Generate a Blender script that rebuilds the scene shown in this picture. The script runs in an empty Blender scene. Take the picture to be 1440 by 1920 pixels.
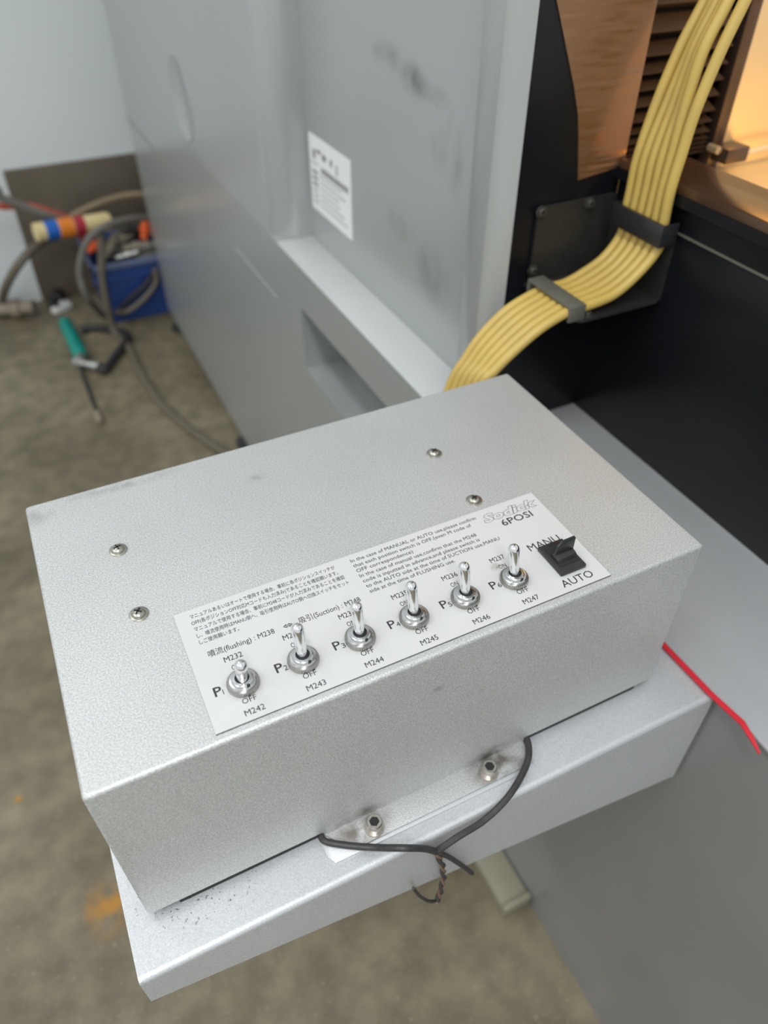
import bpy, bmesh, math, random
from mathutils import Vector, Matrix, Quaternion
random.seed(7)
PI = math.pi
scene = bpy.context.scene
COL = scene.collection

# ------------------------------------------------------------------ camera
H = 1.21                                   # lens height above the floor
F, CX, CY = 1390.0, 720.0, 960.0           # focal length and centre for a 1440x1920 picture
RGT = Vector((0.898516, -0.438941, 0.0))
DWN = Vector((-0.295693, -0.605286, -0.739049))
FWD = Vector((0.324399, 0.664047, -0.673651))
camd = bpy.data.cameras.new('camera'); cam = bpy.data.objects.new('camera', camd); COL.objects.link(cam)
UP = -DWN; BK = -FWD
cam.matrix_world = Matrix(((RGT.x, UP.x, BK.x, 0), (RGT.y, UP.y, BK.y, 0), (RGT.z, UP.z, BK.z, H), (0, 0, 0, 1)))
camd.sensor_fit = 'VERTICAL'; camd.sensor_height = 36.0; camd.lens = F / 1920 * 36.0
camd.clip_start = 0.01; camd.clip_end = 50
camd.dof.use_dof = True; camd.dof.focus_distance = 0.455; camd.dof.aperture_fstop = 5.2
scene.camera = cam

# ------------------------------------------------------------------ world and lights
world = bpy.data.worlds.new('workshop_air'); scene.world = world; world.use_nodes = True
world.node_tree.nodes['Background'].inputs[0].default_value = (0.94, 0.985, 1.0, 1)
world.node_tree.nodes['Background'].inputs[1].default_value = 0.68

def area(name, loc, target, sx, sy, power, col=(1, 1, 1)):
    l = bpy.data.lights.new(name, 'AREA'); l.shape = 'RECTANGLE'; l.size = sx; l.size_y = sy
    l.energy = power; l.color = col
    o = bpy.data.objects.new(name, l); COL.objects.link(o); o.location = loc
    o.rotation_euler = (Vector(target) - Vector(loc)).to_track_quat('-Z', 'Y').to_euler()
    return o
# rows of ceiling tubes in the workshop
area('ceiling_tube_light', (-0.9, 1.85, 3.3), (-0.9, 1.85, 0), 0.3, 1.5, 7, (0.97, 0.99, 1.0))
area('ceiling_tube_light', (-0.5, -1.4, 3.3), (-0.5, -1.4, 0), 0.3, 2.6, 56, (0.97, 0.99, 1.0))
area('ceiling_tube_light', (-2.6, 0.3, 3.3), (-2.6, 0.3, 0), 0.3, 2.6, 44, (0.97, 0.99, 1.0))
# warm work lamp inside the machine, shining down onto the steel liner
lamp_ = bpy.data.lights.new('machine_work_lamp', 'SPOT'); lamp_.energy = 13; lamp_.color = (1.0, 0.58, 0.13); lamp_.spot_size = math.radians(66); lamp_.spot_blend = 0.7; lamp_.shadow_soft_size = 0.04
lo_ = bpy.data.objects.new('machine_work_lamp', lamp_); COL.objects.link(lo_); lo_.location = (0.92, 0.24, 1.34)
lo_.rotation_euler = (Vector((0.78, 0.64, 1.00)) - Vector((0.92, 0.24, 1.34))).to_track_quat('-Z', 'Y').to_euler()

vs = scene.view_settings
scene.display_settings.display_device = 'sRGB'
vs.view_transform = 'Standard'; vs.look = 'None'; vs.exposure = 0.22; vs.gamma = 1.0; vs.use_curve_mapping = False

# ------------------------------------------------------------------ pixel helpers (a pixel is a direction; a plane gives the distance)
def ray(x, y):
    return RGT * ((x - CX) / F) + DWN * ((y - CY) / F) + FWD
def onZ(x, y, z):
    d = ray(x, y); t = (z - H) / d.z; return Vector((d.x * t, d.y * t, z))
def onX(x, y, X):
    d = ray(x, y); t = X / d.x; return Vector((X, d.y * t, H + d.z * t))
def onY(x, y, Y):
    d = ray(x, y); t = Y / d.y; return Vector((d.x * t, Y, H + d.z * t))

# ------------------------------------------------------------------ materials
def mat(name, col, rough=0.5, metal=0.0, coat=0.0, noise=None, bump=None, spec=None):
    """noise=(scale, strength, other colour); bump=(scale, strength)"""
    m = bpy.data.materials.new(name); m.use_nodes = True
    nt = m.node_tree; b = nt.nodes['Principled BSDF']
    b.inputs['Base Color'].default_value = (*col, 1); b.inputs['Roughness'].default_value = rough
    b.inputs['Metallic'].default_value = metal; b.inputs['Coat Weight'].default_value = coat
    b.inputs['Coat Roughness'].default_value = 0.2
    if spec is not None: b.inputs['Specular IOR Level'].default_value = spec
    tc = nt.nodes.new('ShaderNodeTexCoord')
    if noise:
        n = nt.nodes.new('ShaderNodeTexNoise'); n.inputs['Scale'].default_value = noise[0]; n.inputs['Detail'].default_value = 6
        r = nt.nodes.new('ShaderNodeValToRGB'); r.color_ramp.elements[0].position = 0.35; r.color_ramp.elements[1].position = 0.65
        r.color_ramp.elements[0].color = (*col, 1)
        c2 = [col[i] * (1 - noise[1]) + noise[2][i] * noise[1] for i in range(3)]
        r.color_ramp.elements[1].color = (*c2, 1)
        nt.links.new(tc.outputs['Object'], n.inputs['Vector']); nt.links.new(n.outputs['Fac'], r.inputs['Fac'])
        nt.links.new(r.outputs['Color'], b.inputs['Base Color'])
    if bump:
        n2 = nt.nodes.new('ShaderNodeTexNoise'); n2.inputs['Scale'].default_value = bump[0]; n2.inputs['Detail'].default_value = 3
        bp = nt.nodes.new('ShaderNodeBump'); bp.inputs['Strength'].default_value = bump[1]; bp.inputs['Distance'].default_value = 0.001
        nt.links.new(tc.outputs['Object'], n2.inputs['Vector']); nt.links.new(n2.outputs['Fac'], bp.inputs['Height'])
        nt.links.new(bp.outputs['Normal'], b.inputs['Normal'])
    return m

def add_stains(m, spots, col, wobble=18.0, lo=0.35, hi=0.65):
    """dirt marks with shapes of their own: spots = (centre, radii, amount)"""
    nt = m.node_tree; b = nt.nodes['Principled BSDF']
    tc = nt.nodes.new('ShaderNodeTexCoord')
    nz = nt.nodes.new('ShaderNodeTexNoise'); nz.inputs['Scale'].default_value = wobble; nz.inputs['Detail'].default_value = 5
    nt.links.new(tc.outputs['Object'], nz.inputs['Vector'])
    for c, r, amt in spots:
        mp = nt.nodes.new('ShaderNodeMapping')
        mp.inputs['Scale'].default_value = [1 / k for k in r]
        mp.inputs['Location'].default_value = [-c[i] / r[i] for i in range(3)]
        nt.links.new(tc.outputs['Object'], mp.inputs['Vector'])
        ln = nt.nodes.new('ShaderNodeVectorMath'); ln.operation = 'LENGTH'; nt.links.new(mp.outputs['Vector'], ln.inputs[0])
        mr = nt.nodes.new('ShaderNodeMapRange'); mr.interpolation_type = 'SMOOTHSTEP'
        mr.inputs[1].default_value = 1.0; mr.inputs[2].default_value = 0.1; mr.inputs[3].default_value = 0.0; mr.inputs[4].default_value = 1.0
        nt.links.new(ln.outputs['Value'], mr.inputs[0])
        mr2 = nt.nodes.new('ShaderNodeMapRange'); mr2.inputs[1].default_value = lo; mr2.inputs[2].default_value = hi
        nt.links.new(nz.outputs['Fac'], mr2.inputs[0])
        mu = nt.nodes.new('ShaderNodeMath'); mu.operation = 'MULTIPLY'; nt.links.new(mr.outputs[0], mu.inputs[0]); nt.links.new(mr2.outputs[0], mu.inputs[1])
        mu2 = nt.nodes.new('ShaderNodeMath'); mu2.operation = 'MULTIPLY'; nt.links.new(mu.outputs[0], mu2.inputs[0]); mu2.inputs[1].default_value = amt
        mix = nt.nodes.new('ShaderNodeMixRGB'); mix.inputs[2].default_value = (*col, 1)
        nt.links.new(mu2.outputs[0], mix.inputs[0])
        src = b.inputs['Base Color']
        if src.is_linked:
            l = src.links[0]; fs = l.from_socket; nt.links.remove(l); nt.links.new(fs, mix.inputs[1])
        else:
            mix.inputs[1].default_value = src.default_value
        nt.links.new(mix.outputs[0], src)

def silver_paint(name, col, rough=0.42, metal=0.55, grain=0.35):
    """aluminium-flake hammer paint: fine speckle in colour and relief"""
    m = mat(name, col, rough, metal)
    nt = m.node_tree; b = nt.nodes['Principled BSDF']
    tc = nt.nodes.new('ShaderNodeTexCoord')
    n = nt.nodes.new('ShaderNodeTexNoise'); n.inputs['Scale'].default_value = 1000; n.inputs['Detail'].default_value = 2
    nt.links.new(tc.outputs['Object'], n.inputs['Vector'])
    r = nt.nodes.new('ShaderNodeValToRGB'); r.color_ramp.elements[0].position = 0.3; r.color_ramp.elements[1].position = 0.7
    r.color_ramp.elements[0].color = (*[c * (1 - 0.28 * grain) for c in col], 1)
    r.color_ramp.elements[1].color = (*[min(1, c * (1 + 0.22 * grain)) for c in col], 1)
    nt.links.new(n.outputs['Fac'], r.inputs['Fac'])
    big = nt.nodes.new('ShaderNodeTexNoise'); big.inputs['Scale'].default_value = 9; big.inputs['Detail'].default_value = 5
    nt.links.new(tc.outputs['Object'], big.inputs['Vector'])
    mr = nt.nodes.new('ShaderNodeMapRange'); mr.inputs[1].default_value = 0.3; mr.inputs[2].default_value = 0.7
    mr.inputs[3].default_value = 0.94; mr.inputs[4].default_value = 1.03
    nt.links.new(big.outputs['Fac'], mr.inputs[0])
    mul = nt.nodes.new('ShaderNodeMixRGB'); mul.blend_type = 'MULTIPLY'; mul.inputs[0].default_value = 1.0
    nt.links.new(r.outputs['Color'], mul.inputs[1]); nt.links.new(mr.outputs[0], mul.inputs[2])
    nt.links.new(mul.outputs[0], b.inputs['Base Color'])
    bp = nt.nodes.new('ShaderNodeBump'); bp.inputs['Strength'].default_value = 0.5 * grain; bp.inputs['Distance'].default_value = 0.0006
    nt.links.new(n.outputs['Fac'], bp.inputs['Height']); nt.links.new(bp.outputs['Normal'], b.inputs['Normal'])
    return m

M = {}
M['box'] = silver_paint('silver_flake_paint', (0.545, 0.55, 0.543), 0.46, 0.42, 0.85)
M['tray'] = silver_paint('silver_flake_paint_tray', (0.59, 0.60, 0.615), 0.46, 0.4, 0.4)
M['base_top_lit'] = silver_paint('silver_paint_base_lit', (0.50, 0.51, 0.52), 0.42, 0.35, 0.15)  # same paint as the side, lightened to put the top light into it
M['base'] = silver_paint('silver_paint_base_shaded', (0.33, 0.333, 0.338), 0.33, 0.5, 0.15)  # side copy of that paint, its shade put into a darker colour
M['cab'] = mat('grey_cabinet_paint', (0.40, 0.42, 0.415), 0.28, 0.3, coat=0.2, noise=(3, 0.25, (0.355, 0.372, 0.37)))
M['cab_light'] = mat('cabinet_paint_lightened', (0.56, 0.58, 0.57), 0.35, 0.1, noise=(6, 0.3, (0.48, 0.50, 0.49)))  # cabinet paint made paler; the light on the ledge top is in the colour
M['cab_corner_lit'] = mat('cabinet_paint_corner_lit', (0.37, 0.38, 0.362), 0.35, 0.1, noise=(6, 0.3, (0.32, 0.33, 0.31)))  # own tone for the rounded corner, its brighter light put into the paint
M['cab_dark'] = mat('dark_plinth', (0.02, 0.02, 0.02), 0.6, noise=(20, 0.3, (0.05, 0.05, 0.05)))
M['plate'] = mat('printed_aluminium', (0.60, 0.60, 0.592), 0.5, 0.1, noise=(25, 0.25, (0.55, 0.55, 0.532)))
M['ink'] = mat('black_ink', (0.025, 0.025, 0.03), 0.6, noise=(400, 0.3, (0.06, 0.06, 0.06)))
M['thin_ink'] = mat('grey_ink', (0.035, 0.035, 0.04), 0.6, noise=(400, 0.3, (0.07, 0.07, 0.07)))
M['chrome'] = mat('chrome', (0.84, 0.84, 0.85), 0.13, 1.0, noise=(120, 0.3, (0.62, 0.62, 0.62)))
M['collar'] = mat('satin_chrome', (0.66, 0.66, 0.665), 0.2, 1.0, noise=(150, 0.4, (0.5, 0.5, 0.5)))
M['nickel'] = mat('dull_nickel', (0.44, 0.44, 0.425), 0.30, 1.0, noise=(200, 0.5, (0.26, 0.25, 0.22)))
M['screw'] = mat('screw_steel', (0.50, 0.48, 0.43), 0.28, 1.0, noise=(250, 0.5, (0.30, 0.28, 0.22)))
M['bolt'] = mat('bolt_steel', (0.60, 0.57, 0.53), 0.30, 1.0, noise=(250, 0.5, (0.36, 0.32, 0.27)))
M['hole'] = mat('dark_recess', (0.012, 0.012, 0.012), 0.7, noise=(90, 0.3, (0.03, 0.03, 0.03)))
M['black_plastic'] = mat('black_plastic', (0.018, 0.018, 0.020), 0.32, 0, noise=(80, 0.4, (0.03, 0.03, 0.03)), bump=(900, 0.1))
M['black_paint'] = mat('black_machine_paint', (0.006, 0.0065, 0.0085), 0.30, 0, spec=0.28, noise=(14, 0.5, (0.009, 0.009, 0.012)), bump=(700, 0.06))
M['black_bracket'] = mat('black_bracket_paint', (0.022, 0.021, 0.020), 0.42, 0.1, noise=(60, 0.5, (0.04, 0.037, 0.033)))
M['clamp_grey'] = mat('dusty_clamp', (0.11, 0.11, 0.085), 0.55, 0, noise=(80, 0.4, (0.07, 0.07, 0.06)))
M['yellow'] = mat('yellow_cable_jacket', (0.53, 0.37, 0.088), 0.45, 0, noise=(35, 0.35, (0.41, 0.29, 0.09)))
M['warm_reflection'] = mat('warm_reflection_tint', (0.33, 0.19, 0.11), 0.30, 0.85)
M['rim'] = mat('glossy_rim', (0.11, 0.06, 0.035), 0.22, 0.5, noise=(20, 0.3, (0.10, 0.06, 0.04)))
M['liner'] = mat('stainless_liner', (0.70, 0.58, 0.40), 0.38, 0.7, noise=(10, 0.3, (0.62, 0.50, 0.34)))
M['bellows'] = mat('bellows_steel', (0.085, 0.058, 0.045), 0.35, 0.6, noise=(40, 0.4, (0.05, 0.035, 0.03)))
M['wire'] = mat('black_wire_jacket', (0.035, 0.033, 0.033), 0.5, 0, noise=(200, 0.4, (0.07, 0.065, 0.06)))
M['copper'] = mat('copper_strand', (0.42, 0.29, 0.21), 0.4, 0.8, noise=(300, 0.4, (0.25, 0.16, 0.11)))
M['red'] = mat('red_plastic', (0.56, 0.006, 0.02), 0.4, 0, noise=(60, 0.3, (0.48, 0.006, 0.016)))
M['sticker'] = mat('white_sticker', (0.78, 0.79, 0.78), 0.5, 0, noise=(40, 0.2, (0.7, 0.71, 0.7)))
M['sticker_ink'] = mat('faded_ink', (0.16, 0.16, 0.16), 0.6, noise=(300, 0.4, (0.3, 0.3, 0.3)))
M['faint_ink'] = mat('very_faded_ink', (0.42, 0.43, 0.42), 0.6, noise=(300, 0.4, (0.55, 0.55, 0.55)))
M['wall'] = mat('white_wall_paint', (0.69, 0.73, 0.735), 0.6, 0, noise=(2, 0.15, (0.55, 0.59, 0.61)))
M['board'] = mat('brown_board', (0.12, 0.098, 0.068), 0.6, 0, noise=(7, 0.6, (0.075, 0.06, 0.04)))
M['crate'] = mat('blue_crate_plastic', (0.015, 0.05, 0.20), 0.42, 0, noise=(12, 0.4, (0.03, 0.07, 0.24)))
M['crate_rim'] = mat('worn_crate_rim', (0.10, 0.13, 0.25), 0.5, 0, noise=(30, 0.5, (0.16, 0.17, 0.22)))
M['hose_grey'] = mat('grey_hose', (0.15, 0.14, 0.12), 0.5, 0, noise=(30, 0.4, (0.09, 0.085, 0.075)))
M['hose_brown'] = mat('brown_hose', (0.13, 0.11, 0.075), 0.5, 0, noise=(30, 0.4, (0.08, 0.065, 0.05)))
M['hose_tan'] = mat('tan_hose', (0.24, 0.18, 0.10), 0.5, 0, noise=(30, 0.4, (0.16, 0.12, 0.08)))
M['hose_red'] = mat('red_hose', (0.50, 0.06, 0.025), 0.45, 0, noise=(30, 0.3, (0.4, 0.05, 0.02)))
M['black_hose'] = mat('black_hose', (0.014, 0.014, 0.014), 0.5, 0, noise=(30, 0.3, (0.03, 0.03, 0.03)))
M['green'] = mat('green_rubber', (0.0, 0.24, 0.19), 0.42, 0, noise=(30, 0.3, (0.0, 0.19, 0.15)))
M['cream'] = mat('cream_plastic', (0.68, 0.55, 0.28), 0.45, 0, noise=(20, 0.3, (0.58, 0.46, 0.22)))
M['band_blue'] = mat('blue_tape', (0.01, 0.10, 0.42), 0.45, 0, noise=(30, 0.3, (0.02, 0.13, 0.46)))
M['band_orange'] = mat('orange_tape', (0.68, 0.19, 0.015), 0.45, 0, noise=(30, 0.3, (0.6, 0.16, 0.01)))
M['band_red'] = mat('crimson_tape', (0.36, 0.015, 0.035), 0.45, 0, noise=(30, 0.3, (0.3, 0.01, 0.03)))
M['orange'] = mat('orange_plastic', (0.78, 0.12, 0.02), 0.45, 0, noise=(30, 0.3, (0.65, 0.1, 0.02)))
M['steel'] = mat('bare_steel', (0.52, 0.52, 0.50), 0.35, 0.9, noise=(50, 0.4, (0.38, 0.37, 0.34)))
M['tan_part'] = mat('dusty_tan_part', (0.26, 0.22, 0.16), 0.6, 0, noise=(30, 0.4, (0.17, 0.14, 0.10)))
M['white_part'] = mat('white_plastic', (0.70, 0.70, 0.67), 0.5, 0, noise=(30, 0.2, (0.6, 0.6, 0.57)))
M['beige'] = mat('beige_duct_plastic', (0.24, 0.228, 0.165), 0.5, 0, noise=(15, 0.4, (0.18, 0.168, 0.12)))

# reflection sheet: brushed streaks
nt = M['warm_reflection'].node_tree; b_ = nt.nodes['Principled BSDF']; tc_ = nt.nodes.new('ShaderNodeTexCoord'); mp_ = nt.nodes.new('ShaderNodeMapping')
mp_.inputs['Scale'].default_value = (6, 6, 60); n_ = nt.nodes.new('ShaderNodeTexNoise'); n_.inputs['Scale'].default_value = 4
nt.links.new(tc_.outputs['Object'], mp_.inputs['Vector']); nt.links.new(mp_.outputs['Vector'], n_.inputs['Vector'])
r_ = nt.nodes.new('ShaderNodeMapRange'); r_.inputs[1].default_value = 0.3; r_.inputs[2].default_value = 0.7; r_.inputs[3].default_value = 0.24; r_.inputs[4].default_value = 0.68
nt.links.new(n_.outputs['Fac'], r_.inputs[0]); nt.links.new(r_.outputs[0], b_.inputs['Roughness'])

# concrete floor: mottled grey-brown with worn polish
def concrete():
    m = bpy.data.materials.new('worn_concrete'); m.use_nodes = True; nt = m.node_tree; b = nt.nodes['Principled BSDF']
    tc = nt.nodes.new('ShaderNodeTexCoord')
    def nz(s, d=8):
        n = nt.nodes.new('ShaderNodeTexNoise'); n.inputs['Scale'].default_value = s; n.inputs['Detail'].default_value = d
        nt.links.new(tc.outputs['Object'], n.inputs['Vector']); return n
    a, c, e = nz(3.2), nz(22), nz(160, 3)
    r = nt.nodes.new('ShaderNodeValToRGB'); r.color_ramp.elements[0].position = 0.32; r.color_ramp.elements[1].position = 0.7
    r.color_ramp.elements[0].color = (0.126, 0.104, 0.063, 1); r.color_ramp.elements[1].color = (0.230, 0.197, 0.130, 1)
    nt.links.new(a.outputs['Fac'], r.inputs['Fac'])
    r2 = nt.nodes.new('ShaderNodeValToRGB'); r2.color_ramp.elements[0].position = 0.35; r2.color_ramp.elements[1].position = 0.7
    r2.color_ramp.elements[0].color = (0.72, 0.72, 0.72, 1); r2.color_ramp.elements[1].color = (1.15, 1.14, 1.1, 1)
    nt.links.new(c.outputs['Fac'], r2.inputs['Fac'])
    mx = nt.nodes.new('ShaderNodeMixRGB'); mx.blend_type = 'MULTIPLY'; mx.inputs[0].default_value = 1
    nt.links.new(r.outputs[0], mx.inputs[1]); nt.links.new(r2.outputs[0], mx.inputs[2])
    r3 = nt.nodes.new('ShaderNodeValToRGB'); r3.color_ramp.elements[0].position = 0.62; r3.color_ramp.elements[1].position = 0.72
    r3.color_ramp.elements[0].color = (0, 0, 0, 1); r3.color_ramp.elements[1].color = (0.5, 0.5, 0.5, 1)
    nt.links.new(e.outputs['Fac'], r3.inputs['Fac'])
    mx2 = nt.nodes.new('ShaderNodeMixRGB'); mx2.inputs[2].default_value = (0.34, 0.30, 0.22, 1)
    nt.links.new(r3.outputs[0], mx2.inputs[0]); nt.links.new(mx.outputs[0], mx2.inputs[1])
    nt.links.new(mx2.outputs[0], b.inputs['Base Color'])
    b.inputs['Roughness'].default_value = 0.5
    bp = nt.nodes.new('ShaderNodeBump'); bp.inputs['Strength'].default_value = 0.25; bp.inputs['Distance'].default_value = 0.003
    nt.links.new(c.outputs['Fac'], bp.inputs['Height']); nt.links.new(bp.outputs['Normal'], b.inputs['Normal'])
    return m
M['floor'] = concrete()

# ------------------------------------------------------------------ mesh helpers
def B(): return bmesh.new()
def box(bm, lo, hi, bev=0.0, seg=2):
    lo = Vector(lo); hi = Vector(hi)
    r = bmesh.ops.create_cube(bm, size=1.0); vs_ = r['verts']
    for v in vs_:
        v.co = Vector([lo[i] + (v.co[i] + 0.5) * (hi[i] - lo[i]) for i in range(3)])
    if bev > 0:
        es = list({e for v in vs_ for e in v.link_edges})
        bmesh.ops.bevel(bm, geom=es, offset=bev, segments=seg, profile=0.5, affect='EDGES')
    return bm
def prism(bm, pts, axis_vec, bev=0.0):
    """closed outline pts extruded along axis_vec"""
    a = Vector(axis_vec)
    v0 = [bm.verts.new(Vector(p)) for p in pts]; v1 = [bm.verts.new(Vector(p) + a) for p in pts]
    n = len(pts)
    f = [bm.faces.new(v0), bm.faces.new(list(reversed(v1)))]
    for i in range(n):
        f.append(bm.faces.new((v0[i], v1[i], v1[(i + 1) % n], v0[(i + 1) % n])))
    bmesh.ops.recalc_face_normals(bm, faces=f)
    if bev > 0:
        es = list({e for q in f for e in q.edges})
        bmesh.ops.bevel(bm, geom=es, offset=bev, segments=2, profile=0.5, affect='EDGES')
    return bm
def frame_from(d):
    d = d.normalized(); u = Vector((0, 0, 1)) if abs(d.z) < 0.95 else Vector((1, 0, 0))
    x = u.cross(d).normalized(); return x, d.cross(x).normalized()
def lathe(bm, prof, seg=24, origin=(0, 0, 0), axis=(0, 0, 1), knurl=None):
    """prof = [(radius, height)...] turned about the axis"""
    o = Vector(origin); d = Vector(axis).normalized(); x, y = frame_from(d)
    rings = []
    for k, (r, h) in enumerate(prof):
        if r < 1e-7: rings.append([bm.verts.new(o + d * h)]); continue
        ring = []
        for i in range(seg):
            rr = r
            if knurl and k in knurl and i % 2: rr = r * 0.955
            a = 2 * PI * i / seg; ring.append(bm.verts.new(o + d * h + (x * math.cos(a) + y * math.sin(a)) * rr))
        rings.append(ring)
    fs = []
    for p, q in zip(rings[:-1], rings[1:]):
        if len(p) == 1 and len(q) == 1: continue
        for i in range(seg):
            j = (i + 1) % seg
            if len(p) == 1: fs.append(bm.faces.new((p[0], q[i], q[j])))
            elif len(q) == 1: fs.append(bm.faces.new((p[i], q[0], p[j])))
            else: fs.append(bm.faces.new((p[i], q[i], q[j], p[j])))
    if len(rings[0]) > 1: fs.append(bm.faces.new(list(reversed(rings[0]))))
    if len(rings[-1]) > 1: fs.append(bm.faces.new(rings[-1]))
    bmesh.ops.recalc_face_normals(bm, faces=fs)
    return bm
def smooth_path(pts, n=8):
    P = [Vector(p) for p in pts]; out = []
    for i in range(len(P) - 1):
        p0 = P[max(i - 1, 0)]; p1 = P[i]; p2 = P[i + 1]; p3 = P[min(i + 2, len(P) - 1)]
        for k in range(n):
            t = k / n
            out.append(0.5 * ((2 * p1) + (p2 - p0) * t + (2 * p0 - 5 * p1 + 4 * p2 - p3) * t * t + (3 * p1 - p0 - 3 * p2 + p3) * t ** 3))
    out.append(P[-1]); return out
def tube(bm, pts, r, seg=10, n=8, smooth=True):
    path = smooth_path(pts, n) if smooth else [Vector(p) for p in pts]
    rings = []; prev = None
    for i, p in enumerate(path):
        d = (path[min(i + 1, len(path) - 1)] - path[max(i - 1, 0)]).normalized()
        if prev is None: x, y = frame_from(d)
        else:
            x = (prev - d * prev.dot(d)).normalized(); y = d.cross(x)
        prev = x
        rr = r[min(i * len(r) // len(path), len(r) - 1)] if isinstance(r, (list, tuple)) else r
        rings.append([bm.verts.new(p + (x * math.cos(2 * PI * k / seg) + y * math.sin(2 * PI * k / seg)) * rr) for k in range(seg)])
    fs = []
    for a, b in zip(rings[:-1], rings[1:]):
        for k in range(seg):
            j = (k + 1) % seg; fs.append(bm.faces.new((a[k], a[j], b[j], b[k])))
    fs.append(bm.faces.new(list(reversed(rings[0])))); fs.append(bm.faces.new(rings[-1]))
    bmesh.ops.recalc_face_normals(bm, faces=fs)
    return bm
def move(bm, mtx):
    bmesh.ops.transform(bm, matrix=mtx, verts=bm.verts[:]); return bm

ORG = {}
def obj(name, bm, m, parent=None, smooth=True, label=None, local=False):
    """bm is in world coordinates unless local; a child is stored relative to its root"""
    me = bpy.data.meshes.new(name)
    if parent is not None and not local:
        bmesh.ops.translate(bm, verts=bm.verts[:], vec=-ORG[parent.name])
    bm.to_mesh(me); bm.free(); me.materials.append(M[m] if isinstance(m, str) else m)
    if smooth:
        for p in me.polygons: p.use_smooth = True
        me.set_sharp_from_angle(angle=math.radians(35))
    o = bpy.data.objects.new(name, me); COL.objects.link(o)
    if parent is not None: o.parent = parent
    ORG[o.name] = ORG[parent.name] if parent is not None else Vector((0, 0, 0))
    if label: o['label'] = label
    return o
def tag(o, label, cat, group=None):
    o['label'] = label; o['category'] = cat
    if group: o['group'] = group
    return o
def thing(name, loc, label, cat, group=None):
    o = bpy.data.objects.new(name, None); COL.objects.link(o); o.location = loc; o.empty_display_size = 0.02
    ORG[o.name] = Vector(loc); return tag(o, label, cat, group)
def single(name, bm, m, label, cat, group=None, loc=None):
    """a thing that is one mesh, its origin at its own base"""
    if loc is None:
        xs = [v.co for v in bm.verts]; loc = Vector((sum(v.x for v in xs) / len(xs), sum(v.y for v in xs) / len(xs), min(v.z for v in xs)))
    bmesh.ops.translate(bm, verts=bm.verts[:], vec=-Vector(loc))
    o = obj(name, bm, m); o.location = loc; ORG[o.name] = Vector(loc)
    return tag(o, label, cat, group)

# ================================================================== the room
bm = B(); box(bm, (-3.5, -2.5, -0.1), (4.0, 2.9, 0.0))
o = obj('floor', bm, M['floor'], smooth=False); o['kind'] = 'structure'; o['label'] = 'worn grey-brown concrete workshop floor'
add_stains(M['floor'], [((-0.19, 0.57, 0), (0.045, 0.06, 0.05), 1.5), ((-0.294, 0.815, 0), (0.008, 0.008, 0.05), 2.0)], (0.36, 0.17, 0.02), 30)
bm = B(); box(bm, (-3.5, 2.72, 0.0), (4.0, 2.9, 3.0))
o = obj('wall_back', bm, M['wall'], smooth=False); o['kind'] = 'structure'; o['label'] = 'pale blue-white painted workshop wall'

# ================================================================== grey machine cabinet (far side)
XC, XU, YST, YF, YN = 0.361, 0.422, 1.131, 2.405, 0.604     # lower face, recessed upper face, step, far end, near end
ZL = H - 0.484                                             # ledge height
cab = thing('machine_cabinet', (0.8, 1.5, 0), 'tall grey sheet-metal machine cabinet with a white sticker, standing before the wall', 'cabinet')
# hollow recess below the ledge is built by splitting the lower body into blocks round it
RY, RZ0, RZ1, RX = 1.042, H - 0.667, H - 0.556, XC + 0.075
bm = B()
box(bm, (XC, RY, 0.03), (1.3, YF, ZL))                     # far block, full height of the lower body
box(bm, (XC, YN, RZ1), (1.3, RY, ZL))                      # ledge band above the recess
box(bm, (XC, YN, 0.03), (1.3, RY, RZ0))                    # band below the recess
box(bm, (RX, YN, RZ0), (1.3, RY, RZ1))                     # back of the recess
obj('lower_body', bm, 'cab', cab, smooth=False)
rr_ = 0.045
pf = [Vector((1.3, YF, ZL)), Vector((XC, YF, ZL))] + [Vector((XC + rr_ - rr_ * math.cos(a * PI / 16), YST + rr_ - rr_ * math.sin(a * PI / 16), ZL)) for a in range(0, 9)] + [Vector((1.3, YST, ZL))]
bm = B(); prism(bm, pf, (0, 0, 2.2 - ZL)); obj('far_upper_body', bm, 'cab', cab)
bm = B(); box(bm, (XU, 0.6285, ZL + 0.0015), (0.50, YST, 2.2)); obj('side_panel', bm, 'cab', cab, smooth=False)
bm = B(); box(bm, (XC - 0.0012, YN, ZL - 0.001), (XU, YST, ZL + 0.0015), 0.0006)
obj('ledge_top', bm, 'cab_light', cab, label='narrow ledge along the cabinet side, coloured paler as lit from above')
# thin trim line of the recess back
bm = B(); box(bm, (RX - 0.003, YN, RZ0), (RX, RY - 0.012, RZ0 + 0.003)); obj('recess_seam', bm, 'cab_dark', cab)
bm = B(); box(bm, (RX - 0.004, RY - 0.010, RZ0), (RX + 0.0005, RY, RZ1)); obj('recess_slot', bm, 'cab_dark', cab)
# rounded corner post
bm = B(); box(bm, (0.3985, 0.5930, ZL + 0.0015), (0.4150, 0.6270, 2.2), 0.0012, 2)
obj('corner_post', bm, 'cab', cab)
bm = B(); prism(bm, [Vector((0.3983, 0.5932, ZL + 0.0015)), Vector((0.3986, 0.5880, ZL + 0.0015)), Vector((0.4010, 0.5830, ZL + 0.0015)), Vector((0.4060, 0.5780, ZL + 0.0015)), Vector((0.4158, 0.5735, ZL + 0.0015)), Vector((0.4158, 0.5932, ZL + 0.0015))], (0, 0, 2.2 - ZL))
obj('corner_rounding', bm, 'cab_corner_lit', cab, label='rounded corner of the cabinet, coloured paler as it catches the light')
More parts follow.
